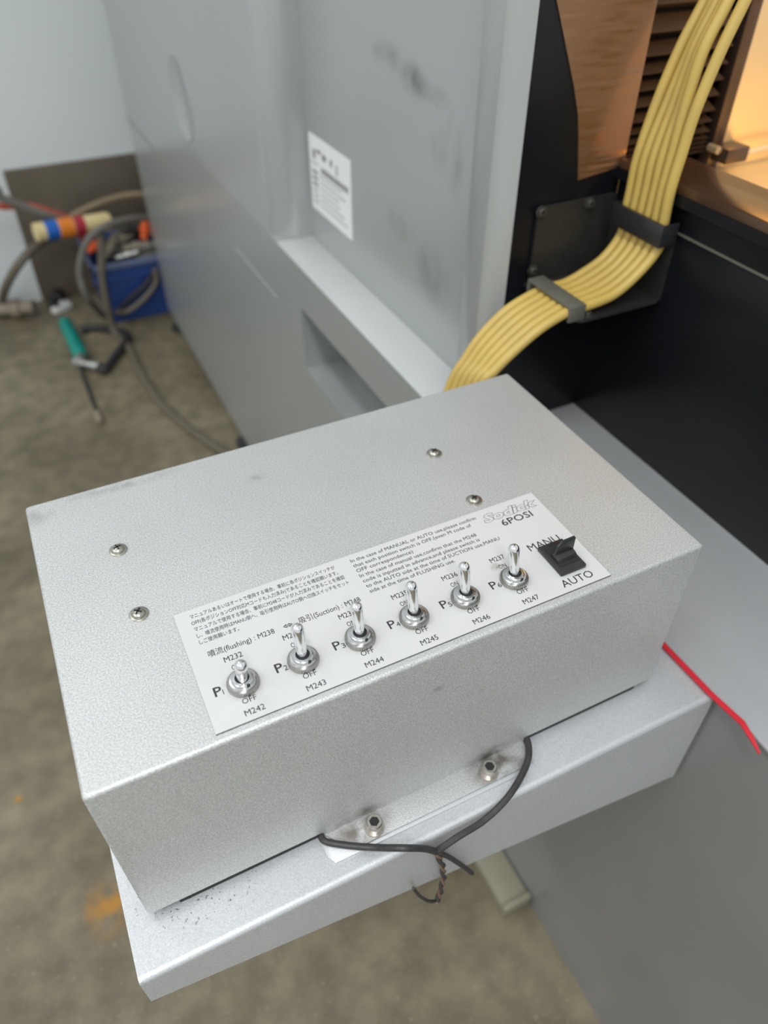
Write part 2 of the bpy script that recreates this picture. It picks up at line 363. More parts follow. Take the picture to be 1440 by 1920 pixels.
# round knock-out cover and its scratch line
bm = B(); lathe(bm, [(0.080, 0.0), (0.080, 0.0004), (0.0785, 0.0014), (0.077, 0.0014), (0.0755, 0.0005), (0.0, 0.0005)], 48, (XC, 1.665, H - 0.388), (-1, 0, 0))
obj('knockout_cover', bm, 'cab', cab)
bm = B(); box(bm, (XC - 0.0015, 1.95, H - 0.5945), (XC, YF, H - 0.5905), 0.0006); obj('panel_joint', bm, 'beige', cab)
bm = B(); box(bm, (XC - 0.0005, 1.16, H - 0.5928), (XC, 1.40, H - 0.5918)); obj('panel_joint', bm, 'cab_light', cab)
# plinth and feet
bm = B(); box(bm, (XC + 0.05, YN + 0.05, 0.0), (1.25, YF - 0.05, 0.03)); obj('plinth', bm, 'cab_dark', cab)
for y in (0.8, 1.60, 2.3):
    bm = B(); lathe(bm, [(0.030, 0), (0.030, 0.010), (0.014, 0.014), (0.012, 0.032)], 18, (XC + 0.012, y, 0)); obj('levelling_foot', bm, 'cab_dark', cab)
C_ = Vector((0.8, 1.5, 0))
def cs(x, y, z): return tuple(Vector((x, y, z)) - C_)
def sp(px, py, ry, rz, a):
    p = onX(px, py, XU); return (cs(*p), (0.02, ry, rz), a)
add_stains(M['cab'], [sp(725, 105, 0.05, 0.02, 0.5), sp(775, 150, 0.045, 0.022, 1.0), sp(815, 185, 0.04, 0.02, 0.6), sp(830, 260, 0.035, 0.05, 0.55), sp(855, 310, 0.02, 0.05, 0.55),
                      sp(750, 420, 0.05, 0.03, 0.4), sp(810, 520, 0.06, 0.05, 0.4)], (0.10, 0.10, 0.10), 22)
# sticker with faded print
st = obj('warning_sticker', box(B(), (XU - 0.0012, 0.966, H - 0.431), (XU - 0.0001, 1.117, H - 0.3225)), 'sticker', cab, label='white rectangular sticker with faded print')
def bar_on_sticker(u0, u1, v, hgt, m):
    y1, y0 = 1.117 - u0 * 0.151, 1.117 - u1 * 0.151; z = H - 0.3225 - v * 0.1085
    obj('print_line', box(B(), (XU - 0.0016, y0, z - hgt / 2), (XU - 0.0011, y1, z + hgt / 2)), m, st)
for u0, u1, v, hg, m in [(0.10, 0.16, 0.23, 0.012, 'sticker_ink'), (0.20, 0.30, 0.17, 0.005, 'sticker_ink'), (0.34, 0.43, 0.20, 0.008, 'sticker_ink'),
                         (0.53, 0.58, 0.20, 0.009, 'sticker_ink'), (0.66, 0.72, 0.24, 0.014, 'faint_ink'), (0.05, 0.22, 0.35, 0.003, 'faint_ink')]:
    bar_on_sticker(u0, u1, v, hg, m)
u = 0.30
while u < 0.94:
    w = random.uniform(0.03, 0.055); bar_on_sticker(u, min(u + w, 0.95), 0.385, 0.0085, 'sticker_ink'); u += w + 0.018
for v in (0.47, 0.55, 0.63, 0.71, 0.79, 0.87):
    bar_on_sticker(0.06, 0.20, v, 0.004, 'sticker_ink' if v < 0.7 else 'faint_ink')
    bar_on_sticker(0.26, random.uniform(0.68, 0.92), v, 0.0028, 'faint_ink')

# ================================================================== machine base with flat silver top
XB0 = 0.388; ZP = H - 0.508
base = thing('machine_pedestal', (0.8, 0.0, 0), 'wide silver-painted machine base with a flat top beside the control box', 'machine')
bm = B(); box(bm, (XB0 + 0.004, -1.0, 0.0), (1.3, 0.602, ZP - 0.004)); obj('side_panel', bm, 'base', base, smooth=False)
bm = B(); box(bm, (XB0, -1.0, ZP - 0.004), (1.3, 0.602, ZP), 0.0012); obj('top_plate', bm, 'base_top_lit', base)

# ================================================================== black work tank
XB, YB = 0.5365, 0.5758
tank = thing('work_tank', (0.8, 0.2, ZP), 'black machine work tank with a glossy rim and warm-lit steel interior', 'machine tank')
bm = B(); box(bm, (XB, -1.0, ZP), (XB + 0.03, YB + 0.01, H - 0.268), 0.001); obj('front_panel', bm, 'black_paint', tank)
bm = B(); box(bm, (XB - 0.0016, -1.0, H - 0.2690), (XB + 0.03, YB, H - 0.2672), 0.0005); obj('panel_lip', bm, 'clamp_grey', tank)
bm = B(); box(bm, (XB + 0.0006, -1.0, H - 0.2672), (XB + 0.03, YB, H - 0.244)); obj('recessed_band', bm, 'black_paint', tank)
bm = B(); box(bm, (XB - 0.007, -1.0, H - 0.244), (XB + 0.055, YB - 0.003, H - 0.2255), 0.003); obj('rim', bm, 'rim', tank, label='glossy dark rim of the tank')
bm = B(); box(bm, (XB - 0.0085, -1.0, H - 0.243), (XB - 0.007, YB, H - 0.2335)); obj('rim_gasket', bm, 'black_paint', tank)
bm = B(); box(bm, (0.416, YB, ZP), (XB, 0.603, 2.2))
obj('column', bm, 'black_paint', tank, smooth=False)
# sheet on the column, cut and tinted as its warm reflection
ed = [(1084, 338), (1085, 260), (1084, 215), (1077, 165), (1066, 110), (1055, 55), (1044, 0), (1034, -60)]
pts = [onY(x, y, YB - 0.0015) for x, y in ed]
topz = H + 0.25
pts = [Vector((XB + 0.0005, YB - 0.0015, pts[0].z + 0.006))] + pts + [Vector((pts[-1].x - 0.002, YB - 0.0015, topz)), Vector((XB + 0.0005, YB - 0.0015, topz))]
bm = B(); prism(bm, pts, (0, 0.0014, 0)); obj('reflection_sheet', bm, 'warm_reflection', tank, smooth=False, label='brushed sheet coloured and cut as a warm reflection on the column')
# interior
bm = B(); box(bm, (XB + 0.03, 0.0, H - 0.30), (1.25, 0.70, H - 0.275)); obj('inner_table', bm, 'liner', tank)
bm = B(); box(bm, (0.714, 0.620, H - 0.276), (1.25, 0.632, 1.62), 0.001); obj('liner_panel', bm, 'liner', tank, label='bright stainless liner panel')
bm = B(); box(bm, (0.6985, 0.6185, H - 0.276), (0.7145, 0.634, 2.2), 0.0015); obj('liner_frame', bm, 'bellows', tank)
bm = B(); box(bm, (XB - 0.03, 0.655, H - 0.30), (0.90, 0.665, 2.2)); obj('back_wall', bm, 'black_paint', tank)
bm = B(); tube(bm, [onY(1390, 289, 0.604), onY(1440, 276, 0.604), (1.2, 0.604, onY(1440, 276, 0.604).z)], 0.0035, smooth=False); obj('latch_rod', bm, 'liner', tank)
c = onY(1372, 288, 0.605); bm = B(); box(bm, (c.x - 0.016, 0.596, c.z - 0.008), (c.x + 0.016, 0.620, c.z + 0.008), 0.002); obj('latch_block', bm, 'bellows', tank)
c = onY(1349, 283, 0.605); bm = B(); lathe(bm, [(0.004, 0), (0.004, 0.014), (0.0, 0.014)], 12, (c.x, 0.620, c.z), (0, -1, 0)); obj('latch_pin', bm, 'liner', tank)
# bellows: each fold a bent leaf of its own
zs = [H - 0.255 + k * 0.0045 for k in range(5)]
for dz in (0.2267, 0.2178, 0.2035, 0.1892, 0.1748, 0.1608, 0.1428, 0.1213, 0.098, 0.073, 0.047, 0.02, -0.007, -0.034): zs.append(H - dz)
for z0, z1 in zip(zs[:-1], zs[1:]):
    zm = z0 + (z1 - z0) * 0.32
    prof = [(0.640, z0), (0.6205, zm), (0.6195, zm + 0.0012), (0.640, z1)]
    bm = B(); prism(bm, [Vector((XB, y, z)) for y, z in prof] , (0.154, 0, 0)); obj('bellows_fold', bm, 'bellows', tank, smooth=False)

# ================================================================== cable bracket with clamps
br = thing('cable_bracket', (0.50, 0.53, H - 0.336), 'black three-sided sheet bracket guiding yellow cables, fixed in the tank corner', 'bracket')
def rounded_plate(c, u, v, w, h, r, nrm, t, rc=(1, 1, 1, 1)):
    """plate outline with corner radius; corners start at -u-v and run counter-clockwise"""
    c, u, v, nrm = Vector(c), Vector(u), Vector(v), Vector(nrm)
    pts = []
    for (sx, sy, a0), k in zip(((-1, -1, PI), (1, -1, 1.5 * PI), (1, 1, 0), (-1, 1, 0.5 * PI)), rc):
        if not k: pts.append(c + u * sx * w / 2 + v * sy * h / 2); continue
        for i in range(5):
            a = a0 + i * PI / 8
            pts.append(c + u * (sx * (w / 2 - r) + r * math.cos(a)) + v * (sy * (h / 2 - r) + r * math.sin(a)))
    return prism(B(), pts, nrm * t)
obj('back_plate', rounded_plate((0.4885, YB - 0.0015, H - 0.297), (1, 0, 0), (0, 0, 1), 0.094, 0.078, 0.006, (0, -1, 0), 0.003, (0, 0, 1, 1)), 'black_bracket', br, smooth=False)
obj('side_plate', rounded_plate((XB - 0.0005, 0.530, H - 0.303), (0, -1, 0), (0, 0, 1), 0.089, 0.066, 0.006, (-1, 0, 0), 0.003, (0, 0, 1, 1)), 'black_bracket', br, smooth=False)
obj('bottom_plate', rounded_plate((0.4870, 0.530, H - 0.336), (1, 0, 0), (0, 1, 0), 0.099, 0.089, 0.008, (0, 0, 1), 0.003, (1, 0, 0, 0)), 'black_bracket', br, smooth=False)
def small_screw(p, ax, parent, r=0.0042, m='black_bracket'):
    bm = B(); lathe(bm, [(r * 1.35, 0), (r * 1.35, 0.0008), (r, 0.001), (r, 0.0038), (r * 0.8, 0.0044), (r * 0.5, 0.0044), (r * 0.5, 0.002), (0, 0.002)], 14, p, ax)
    return obj('screw', bm, m, parent)
M['bracket_screw'] = mat('dusty_black_screw', (0.10, 0.095, 0.085), 0.4, 0.6, noise=(300, 0.4, (0.05, 0.05, 0.045)))
for x, y in ((1014, 397), (1105, 380), (998, 507)):
    small_screw(onY(x, y, YB - 0.0045), (0, -1, 0), br, m='bracket_screw')
small_screw(onX(1249, 455, XB - 0.0035), (-1, 0, 0), br, m='bracket_screw')
small_screw(onZ(1100, 591, H - 0.333), (0, 0, 1), br, m='bracket_screw')
# saddles holding the ribbon of cables
def saddle(profile, axis, m):
    return obj('cable_clamp', prism(B(), profile, axis, 0.0008), m, br)
c1 = onX(1200, 424, XB - 0.021)
zc = c1.z; xa = XB - 0.0190; xo = xa - 0.0040
pr = [(XB - 0.0035, 0.553), (xo, 0.553), (xo, 0.483), (XB - 0.0035, 0.483), (XB - 0.0035, 0.4865), (xa, 0.4865), (xa, 0.5495), (XB - 0.0035, 0.5495)]
saddle([Vector((x, y, zc - 0.010)) for x, y in pr], (0, 0, 0.020), 'black_plastic')
zb = H - 0.333; zi = zb + 0.0125; zo = zi + 0.003
pr = [(zb, 0.5545), (zo, 0.5545), (zo, 0.4855), (zb, 0.4855), (zb, 0.489), (zi, 0.489), (zi, 0.551), (zb, 0.551)]
c2 = onZ(1059, 556, zo)
saddle([Vector((c2.x - 0.009, y, z)) for z, y in pr], (0.018, 0, 0), 'clamp_grey')

# ================================================================== yellow cables, each at its own depth
Lf = [(1318, 0), (1272, 88), (1228, 188), (1197, 290), (1180, 352), (1166, 404), (1157, 438), (1126, 480), (1086, 509), (1053, 528), (1018, 537), (972, 560), (934, 587), (895, 629), (870, 667), (840, 718)]
Rt = [(1404, 0), (1358, 98), (1314, 208), (1285, 290), (1264, 358), (1240, 434), (1226, 474), (1200, 518), (1156, 556), (1106, 577), (1071, 588), (1030, 612), (994, 640), (955, 675), (930, 700), (912, 720)]
topx = [1322, 1339, 1347, 1360, 1366, 1397]; topx2 = [1276, 1296, 1302, 1312, 1318, 1350]; topx3 = [1233, 1252, 1264, 1276, 1284, 1304]
for i in range(6):
    Yc = 0.543 - i * 0.0101
    f = (i + 0.5) / 6
    px = [((1 - f) * a[0] + f * b_[0], (1 - f) * a[1] + f * b_[1]) for a, b_ in zip(Lf, Rt)]
    px[0] = (topx[i], 0); px[1] = (topx2[i], 88 + 2 * i); px[2] = (topx3[i], 188 + 4 * i)
    pts = [onY(x, y, Yc) for x, y in px]
    # keep the run clear of the tank wall and rim, and flat on the bracket between the clamps
    for k, p in enumerate(pts):
        if k in (5, 6): p.x = XB - 0.0138
        elif p.z < H - 0.20 and p.x > XB - 0.0135 and k < 8: p.x = XB - 0.0135
        if 8 <= k <= 10: p.z = max(p.z, zb + 0.006)
    ext = pts[0] + (pts[0] - pts[1]) * 1.6
    end = pts[-1]
    tail = [end + Vector((-0.012, 0, -0.06)), end + Vector((0.0, 0, -0.14)), Vector((0.35, Yc, H - 0.66)), Vector((XB0 - 0.001, Yc, H - 0.68))]
    bm = B(); tube(bm, [ext] + pts + tail, 0.0048, 12, 6)
    single('yellow_cable', bm, 'yellow', ['yellow cable lying next to the black column, first in the clamped ribbon', 'second yellow cable from the black column in the clamped ribbon', 'third yellow cable from the black column in the clamped ribbon', 'fourth yellow cable from the black column in the clamped ribbon', 'fifth yellow cable from the black column in the clamped ribbon', 'outermost yellow cable of the clamped ribbon, farthest from the black column'][i], 'cable', 'ribbon of yellow cables')

# ================================================================== silver support arm under the control box
arm = thing('support_arm', (0.16, 0.33, H - 0.62), 'silver tapered sheet-metal arm sticking out of the machine base under the control box', 'bracket')
ZA = H - 0.5095; XL, XR, YA0, YA1 = -0.0717, XB0, 0.1886, 0.46
t_ = 0.0025; rb = 0.0042
bm = B(); box(bm, (XL, YA0 + rb, ZA - t_), (XR, YA1, ZA)); obj('top_sheet', bm, 'tray', arm, smooth=False)
bm = B(); prism(bm, [Vector((XL, YA0, ZA - rb)), Vector((XR, YA0, ZA - rb)), Vector((XR, YA0, H - 0.638)), Vector((XL, YA0, H - 0.5445))], (0, t_, 0))
obj('front_flange', bm, 'tray', arm, smooth=False)
arc = [(YA0 + rb - rb * math.cos(k * PI / 16), ZA - rb + rb * math.sin(k * PI / 16)) for k in range(9)]
arc += [(YA0 + rb - (rb - t_) * math.cos(k * PI / 16), ZA - rb + (rb - t_) * math.sin(k * PI / 16)) for k in range(8, -1, -1)]
bm = B(); prism(bm, [Vector((XL, y, z)) for y, z in arc], (XR - XL, 0, 0)); obj('bend', bm, 'tray', arm)
bm = B(); prism(bm, [Vector((XL, YA1 - t_, ZA - 0.001)), Vector((XR, YA1 - t_, ZA - 0.001)), Vector((XR, YA1 - t_, H - 0.638)), Vector((XL, YA1 - t_, H - 0.5445))], (0, t_, 0), 0.0009)
obj('rear_flange', bm, 'tray', arm)
bm = B(); box(bm, (XL, YA0 + 0.0005, H - 0.5445), (XL + t_, YA1 - 0.0005, ZA - 0.001), 0.0009); obj('end_flange', bm, 'tray', arm)
add_stains(M['tray'], [((XL + 0.028 - 0.16, 0.235 - 0.33, 0.112), (0.035, 0.045, 0.03), 1.0), ((XL + 0.06 - 0.16, 0.215 - 0.33, 0.112), (0.04, 0.02, 0.03), 1.0)], (0.05, 0.045, 0.04), 520, 0.62, 0.68)

# ================================================================== control box
S = 0.35; ZT = H - S
X0, X1, Y0, Y1, ZB = -0.0574, 0.3472, 0.2212, 0.4617, H - 0.5010
cb = thing('control_box', (0.145, 0.34, ZB), 'silver sheet-metal control box with toggle switches and a printed plate, standing on the support arm', 'control box')
def housing():
    bm = B(); box(bm, (X0, Y0, ZB), (X1, Y1, ZT))
    bm.faces.ensure_lookup_table()
    bot = [f for f in bm.faces if f.normal.z < -0.9]
    bmesh.ops.delete(bm, geom=bot, context='FACES')
    es = [e for e in bm.edges if not e.is_boundary]
    bmesh.ops.bevel(bm, geom=es, offset=0.0028, segments=4, profile=0.5, affect='EDGES')
    bmesh.ops.solidify(bm, geom=bm.faces[:], thickness=0.0015)
    return bm
obj('housing', housing(), 'box', cb)
# mounting tab: lower lip of the front sheet folded forward, a spacer plate beneath it
bm = B()
ZTB = ZA + 0.0016
prism(bm, [Vector((0.0615, Y0 + 0.0002, ZB + 0.0035)), Vector((0.2255, Y0 + 0.0002, ZB + 0.0035)), Vector((0.2255, Y0 + 0.0002, ZTB)), Vector((0.0615, Y0 + 0.0002, ZTB))], (0, 0.0018, 0))
prism(bm, [Vector((0.0615, Y0 + 0.0020, ZTB)), Vector((0.2255, Y0 + 0.0020, ZTB)), Vector((0.2225, 0.2035, ZTB)), Vector((0.0765, 0.2035, ZTB))], (0, 0, 0.0020), 0.0005)
obj('mounting_tab', bm, 'box', cb)
for xa_, xb_ in ((X0 + 0.020, 0.0585), (0.2275, X1 - 0.014)):
    obj('gap_shade', box(B(), (xa_, Y0 + 0.0019, ZA + 0.0002), (xb_, Y1 - 0.01, ZB + 0.012)), 'hole', cb, smooth=False)  # dark blocks added to draw the shade in the gap under the box
M['spacer'] = silver_paint('silver_paint_spacer', (0.60, 0.61, 0.625), 0.45, 0.4, 0.3)
bm = B(); prism(bm, [Vector((0.0590, 0.30, ZA)), Vector((0.0590, 0.2075, ZA)), Vector((0.0625, 0.2015, ZA)), Vector((0.2195, 0.2005, ZA)), Vector((0.2245, 0.2050, ZA)), Vector((0.2250, 0.30, ZA))], (0, 0, 0.0016), 0.0003)
obj('spacer_plate', bm, 'spacer', cb)
def cap_bolt(x, y):
    o_ = (x, y, ZTB + 0.0020)
    bm = B(); lathe(bm, [(0.0072, 0), (0.0072, 0.0013), (0.0040, 0.0013)], 28, o_); w = obj('bolt_washer', bm, 'bolt', cb)
    z0 = 0.0013
    bm = B(); lathe(bm, [(0.0056, z0), (0.0056, z0 + 0.0068), (0.0050, z0 + 0.0076), (0.0036, z0 + 0.0076)], 28, o_)
    # hex socket
    lathe(bm, [(0.0036, z0 + 0.0076), (0.0033, z0 + 0.0072), (0.0033, z0 + 0.0074), (0.0033, z0 + 0.0030)], 6, o_)
    b = obj('cap_bolt', bm, 'bolt', cb)
    bm = B(); lathe(bm, [(0.0034, z0 + 0.0076), (0.0034, z0 + 0.00775), (0, z0 + 0.00775)], 6, o_); obj('hex_socket', bm, 'hole', b)
cap_bolt(0.0958, 0.2112); cap_bolt(0.1883, 0.2112)
# four cross-head screws with washers on the lid
def cross_screw(x, y, rot):
    bm = B(); lathe(bm, [(0.0059, 0), (0.0059, 0.0007), (0.0054, 0.0010), (0.0040, 0.0010)], 30, (x, y, ZT)); s = obj('screw_washer', bm, 'screw', cb)
    bm = B(); lathe(bm, [(0.0044, 0.0009), (0.0044, 0.0015), (0.0040, 0.0023), (0.0030, 0.0030), (0.0016, 0.0034), (0, 0.0035)], 26, (x, y, ZT)); s = obj('screw', bm, 'screw', cb)
    bm = B()
    for a in (rot, rot + PI / 2):
        q = B(); box(q, (-0.0024, -0.00045, 0.0030), (0.0024, 0.00045, 0.00372)); move(q, Matrix.Translation((x, y, ZT)) @ Matrix.Rotation(a, 4, 'Z'))
        me_ = bpy.data.meshes.new('tmp'); q.to_mesh(me_); q.free(); bm.from_mesh(me_); bpy.data.meshes.remove(me_)
    obj('cross_recess', bm, 'hole', s, smooth=False)
for (px, py), r in zip(((221, 1030), (260, 1150), (814, 849), (889, 937)), (0.3, 0.9, 0.5, 0.2)):
    p = onZ(px, py, ZT + 0.001); cross_screw(p.x, p.y, r)

# printed plate
PX0, PX1, PY0, PY1 = 0.0123, 0.2725, 0.2268, 0.3163
ZPL = ZT + 0.0011
pl = obj('name_plate', box(B(), (PX0, PY0, ZT + 0.0006), (PX1, PY1, ZPL), 0.0001, 1), 'plate', cb, smooth=False, label='white printed metal plate with switch legends')
M['plate_edge_shade'] = mat('dark_edge_shade', (0.06, 0.06, 0.058), 0.7, 0, noise=(200, 0.4, (0.1, 0.1, 0.095)))
obj('edge_shade_layer', box(B(), (PX0 - 0.00005, PY0 - 0.00015, ZT), (PX1 + 0.00005, PY1 + 0.00005, ZT + 0.0006)), 'plate_edge_shade', pl, smooth=False)  # dark layer drawn as the shadow line under the plate edge
def text_mesh(s, bold=0.0, shear=0.0, outline=False, spacing=1.0):
    c = bpy.data.curves.new('txt', 'FONT'); c.body = s; c.offset = bold; c.shear = shear; c.resolution_u = 2; c.space_character = spacing
    if outline: c.fill_mode = 'NONE'; c.bevel_depth = 0.009; c.bevel_resolution = 0
    o_ = bpy.data.objects.new('txt', c); COL.objects.link(o_)
    bpy.context.view_layer.update()
    me = bpy.data.meshes.new_from_object(o_.evaluated_get(bpy.context.evaluated_depsgraph_get()))
    bpy.data.objects.remove(o_); bpy.data.curves.remove(c)
    return me
def letter(s, x, y, width, cap, m='ink', bold=0.0, shear=0.0, ref=None, outline=False, rise=0.0):
    """text of given width and capital height, baseline start at (x, y) on the plate"""
    me = text_mesh(s, bold, shear, outline)
    xs = [v.co.x for v in me.vertices]; x_min, x_max = min(xs), max(xs)
    sx = width / (x_max - x_min); sy = cap / 0.70
    for v in me.vertices:
        px_ = (v.co.x - x_min) * sx
        v.co = Vector((x + px_, y + v.co.y * sy + rise * px_ / width, (v.co.z * 0.2e-3) + ZPL + 0.00012)) - ORG[pl.name]
    me.materials.clear(); me.materials.append(M[m])
    o_ = bpy.data.objects.new('lettering', me); COL.objects.link(o_); o_.parent = pl; ORG[o_.name] = ORG[pl.name]
    return o_
mm = 0.001
JP = [('マニュアルあるいはオートで使用する場合、事前に各ポジションスイッチが', 21.1, 116.0, 308.9),
      ('OFF(各ポジションOFF対応Mコードも入力済み)であることを確認願います。', 20.6, 116.0, 303.7),
      ('マニュアルで使用する場合、事前にM248コードが入力済みであることを確認', 20.9, 118.3, 298.4),
      ('し、噴流使用時はMANU側へ、吸引使用時はAUTO側へ切換スイッチをセット', 21.0, 119.0, 293.1),
      ('しご使用願います。', 21.0, 45.0, 287.9)]
for s, a, b_, y in JP: letter(s, a * mm, y * mm, (b_ - a) * mm, 2.75 * mm, 'thin_ink', 0.0)
EN = [('In the case of MANUAL or AUTO use,please confirm', 127.4, 222.1), ('that each position switch is OFF.(even M code of', 127.2, 215.5),
      ('OFF correspondence)', 127.3, 168.0), ('In the case of manual use,confirm that the M248', 127.3, 213.8),
      ('code is inputted in advance,and please switch is', 127.3, 213.4), ('to the AUTO side at the time of SUCTION use,MANU', 127.4, 226.2),
      ('side at the time of FLUSHING use.', 127.5, 188.7)]
for k, (s, a, b_) in enumerate(EN): letter(s, a * mm, (309.2 - 4.83 * k) * mm, (b_ - a) * mm, 3.0 * mm, 'thin_ink', 0.0)
letter('噴流(flushing) : M238', 23.2 * mm, 276.6 * mm, 40.2 * mm, 3.9 * mm, 'thin_ink')
bm = B()
def stroke(x0, y0, x1, y1, w=0.00022):
    a = Vector((x0 * mm, y0 * mm, ZPL + 0.00012)); b = Vector((x1 * mm, y1 * mm, ZPL + 0.00012)); n_ = (b - a).cross(Vector((0, 0, 1))).normalized() * w
    bm.faces.new([bm.verts.new(p) for p in (a + n_, a - n_, b - n_, b + n_)])
for sg in (-1, 1):
    stroke(70.6, 278.6 + sg * 0.5, 73.6, 278.6 + sg * 0.5); stroke(69.4, 278.6, 71.4, 278.6 + sg * 1.3); stroke(74.8, 278.6, 72.8, 278.6 + sg * 1.3)
for f_ in bm.faces: f_.normal_update()
obj('lettering', bm, 'thin_ink', pl, smooth=False)
letter('吸引(Suction) : M248', 79.4 * mm, 276.8 * mm, 40.2 * mm, 3.9 * mm, 'thin_ink')
letter('6POSI', 235.5 * mm, 295.0 * mm, 24.4 * mm, 5.9 * mm, 'ink', 0.006)
letter('MANU', 238.2 * mm, 266.6 * mm, 24.4 * mm, 6.0 * mm, 'ink', 0.0)
letter('AUTO', 238.8 * mm, 230.6 * mm, 23.6 * mm, 5.9 * mm, 'ink', 0.0)
letter('Sodick', 225.4 * mm, 303.2 * mm, 44.6 * mm, 7.2 * mm, 'ink', 0.05, 0.28, outline=True)

# toggle switches
XS = [35.2 + 35.76 * i for i in range(6)]; YS = 250.3
for i, x in enumerate(XS):
    letter('M23%d' % (i + 2), (x - 4.9) * mm, (YS + 18.6) * mm, 10.8 * mm, 3.9 * mm)
    letter('ON', (x - 2.6) * mm, (YS + 11.6) * mm, 5.2 * mm, 3.6 * mm, 'thin_ink')
    letter('P', (x - 16.4) * mm, (YS - 1.3) * mm, 4.4 * mm, 6.3 * mm, 'ink', 0.012 if i < 2 else 0.004)
    letter('%d' % (i + 1), (x - 11.8) * mm, (YS - 1.6) * mm, (0.45 if i == 0 else 2.3) * mm, 3.6 * mm, 'thin_ink')
    letter('OFF', (x - 4.2) * mm, (YS - 12.4 + (0.6 if i else 0)) * mm, 8.1 * mm, 3.6 * mm, 'thin_ink')
    letter('M24%d' % (i + 2), (x - 5.2) * mm, (YS - 20.2) * mm, 11.3 * mm, 3.8 * mm)

def toggle_meshes():
    out = {}
    bm = B(); lathe(bm, [(0.0062, 0), (0.0088, 0.0), (0.0092, 0.0004), (0.0092, 0.0029), (0.0088, 0.0033), (0.0070, 0.0034)], 96, knurl={2, 3})
    out['knurled_nut'] = bm
    bm = B(); lathe(bm, [(0.0060, 0.0030), (0.0076, 0.0033), (0.0076, 0.0044), (0.0072, 0.0048), (0.0062, 0.0050), (0.0060, 0.0060), (0.0055, 0.0064), (0.0041, 0.0066), (0.0039, 0.0062), (0.0038, 0.0050), (0.0, 0.0050)], 40)
    out['bushing'] = bm
    bm = B(); lathe(bm, [(0.0038, 0.0054), (0.0038, 0.0057), (0, 0.0057)], 24); out['bushing_bore'] = bm
    bm = B(); box(bm, (-0.0008, -0.0066, 0.0045), (0.0008, -0.0054, 0.0063)); out['keyway'] = bm
    prof = [(0.0028, 0.0)] + [(0.0028 + 0.0008 * (k / 8) ** 0.9, 0.0208 * k / 8) for k in range(1, 9)]
    for k in range(1, 7):
        a = k / 6 * PI / 2; prof.append((0.0036 * math.cos(a) if k < 6 else 0.0, 0.0212 + 0.0036 * math.sin(a)))
    bm = B(); lathe(bm, prof, 24); out['lever'] = bm
    return out
tm = toggle_meshes(); MS = {}
for k, bm in tm.items():
    me = bpy.data.meshes.new(k); bm.to_mesh(me); bm.free()
    me.materials.append(M[{'knurled_nut': 'nickel', 'bushing': 'collar', 'bushing_bore': 'hole', 'keyway': 'hole', 'lever': 'chrome'}[k]])
    for p in me.polygons: p.use_smooth = True
    me.set_sharp_from_angle(angle=math.radians(30)); MS[k] = me
for i, x in enumerate(XS):
    tg = bpy.data.objects.new('toggle_switch', MS['bushing']); COL.objects.link(tg); tg.parent = cb
    tg.location = Vector((x * mm, YS * mm, ZPL)) - ORG[cb.name]
    for k in ('knurled_nut', 'bushing_bore', 'keyway', 'lever'):
        c = bpy.data.objects.new(k, MS[k]); COL.objects.link(c); c.parent = tg
        if k == 'keyway': c.rotation_euler.z = 0.28 + 0.05 * math.sin(i * 2.1)
        if k == 'knurled_nut': c.rotation_euler.z = 0.3 * i
        if k == 'lever':
            c.location = (0, 0, 0.0035); c.rotation_euler.x = math.radians(15 if i == 0 else -12 + 0.6 * ((i * 7) % 3)); c.rotation_euler.y = math.radians((0, 0, 0, -1, -1, -2)[i])
    tg['label'] = 'chrome toggle switch flipped to OFF' if i == 0 else 'chrome toggle switch flipped to ON'

# black paddle switch
def paddle():
    x0, x1, y0, y1 = 0.2422, 0.2618, 0.2388, 0.2656
    bm = B(); box(bm, (x0, y0, ZPL), (x1, y1, ZPL + 0.0034), 0.0008)
    bz = obj('paddle_switch', bm, 'black_plastic', cb, label='black plastic paddle switch between MANU and AUTO')
    bm = B(); box(bm, (x0 + 0.0024, y0 + 0.0050, ZPL + 0.0033), (x1 - 0.0020, y1 - 0.0042, ZPL + 0.0037)); obj('slot', bm, 'hole', bz)
    yc = 0.2510
    bm = B(); prism(bm, [Vector((x0 + 0.0028, yc - 0.0046, ZPL + 0.0034)), Vector((x0 + 0.0028, yc - 0.0030, ZPL + 0.0064)), Vector((x0 + 0.0028, yc + 0.0022, ZPL + 0.0076)), Vector((x0 + 0.0028, yc + 0.0050, ZPL + 0.0034))], (0.0148, 0, 0), 0.0004)
    obj('rocker', bm, 'black_plastic', bz)
    a, e = x0 + 0.0030, x0 + 0.0172
    o3 = [(a, 0.0065), (e, 0.0065), (e + 0.0016, 0.0150), (e + 0.0010, 0.0162), (a + 0.0052, 0.0158), (a + 0.0018, 0.0128)]
    tl = math.tan(math.radians(10))
    bm = B(); prism(bm, [Vector((x, yc + 0.0016 + (z - 0.0065) * tl, ZPL + z)) for x, z in o3], (0, -0.0015, 0), 0.0003)
    obj('paddle', bm, 'black_plastic', bz)
paddle()
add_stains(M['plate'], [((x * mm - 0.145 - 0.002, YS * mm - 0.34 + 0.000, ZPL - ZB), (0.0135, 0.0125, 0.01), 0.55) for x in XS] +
           [((XS[5] * mm - 0.145 - 0.004, 0.2645 - 0.34, ZPL - ZB), (0.006, 0.005, 0.01), 1.0)], (0.20, 0.19, 0.14), 260)
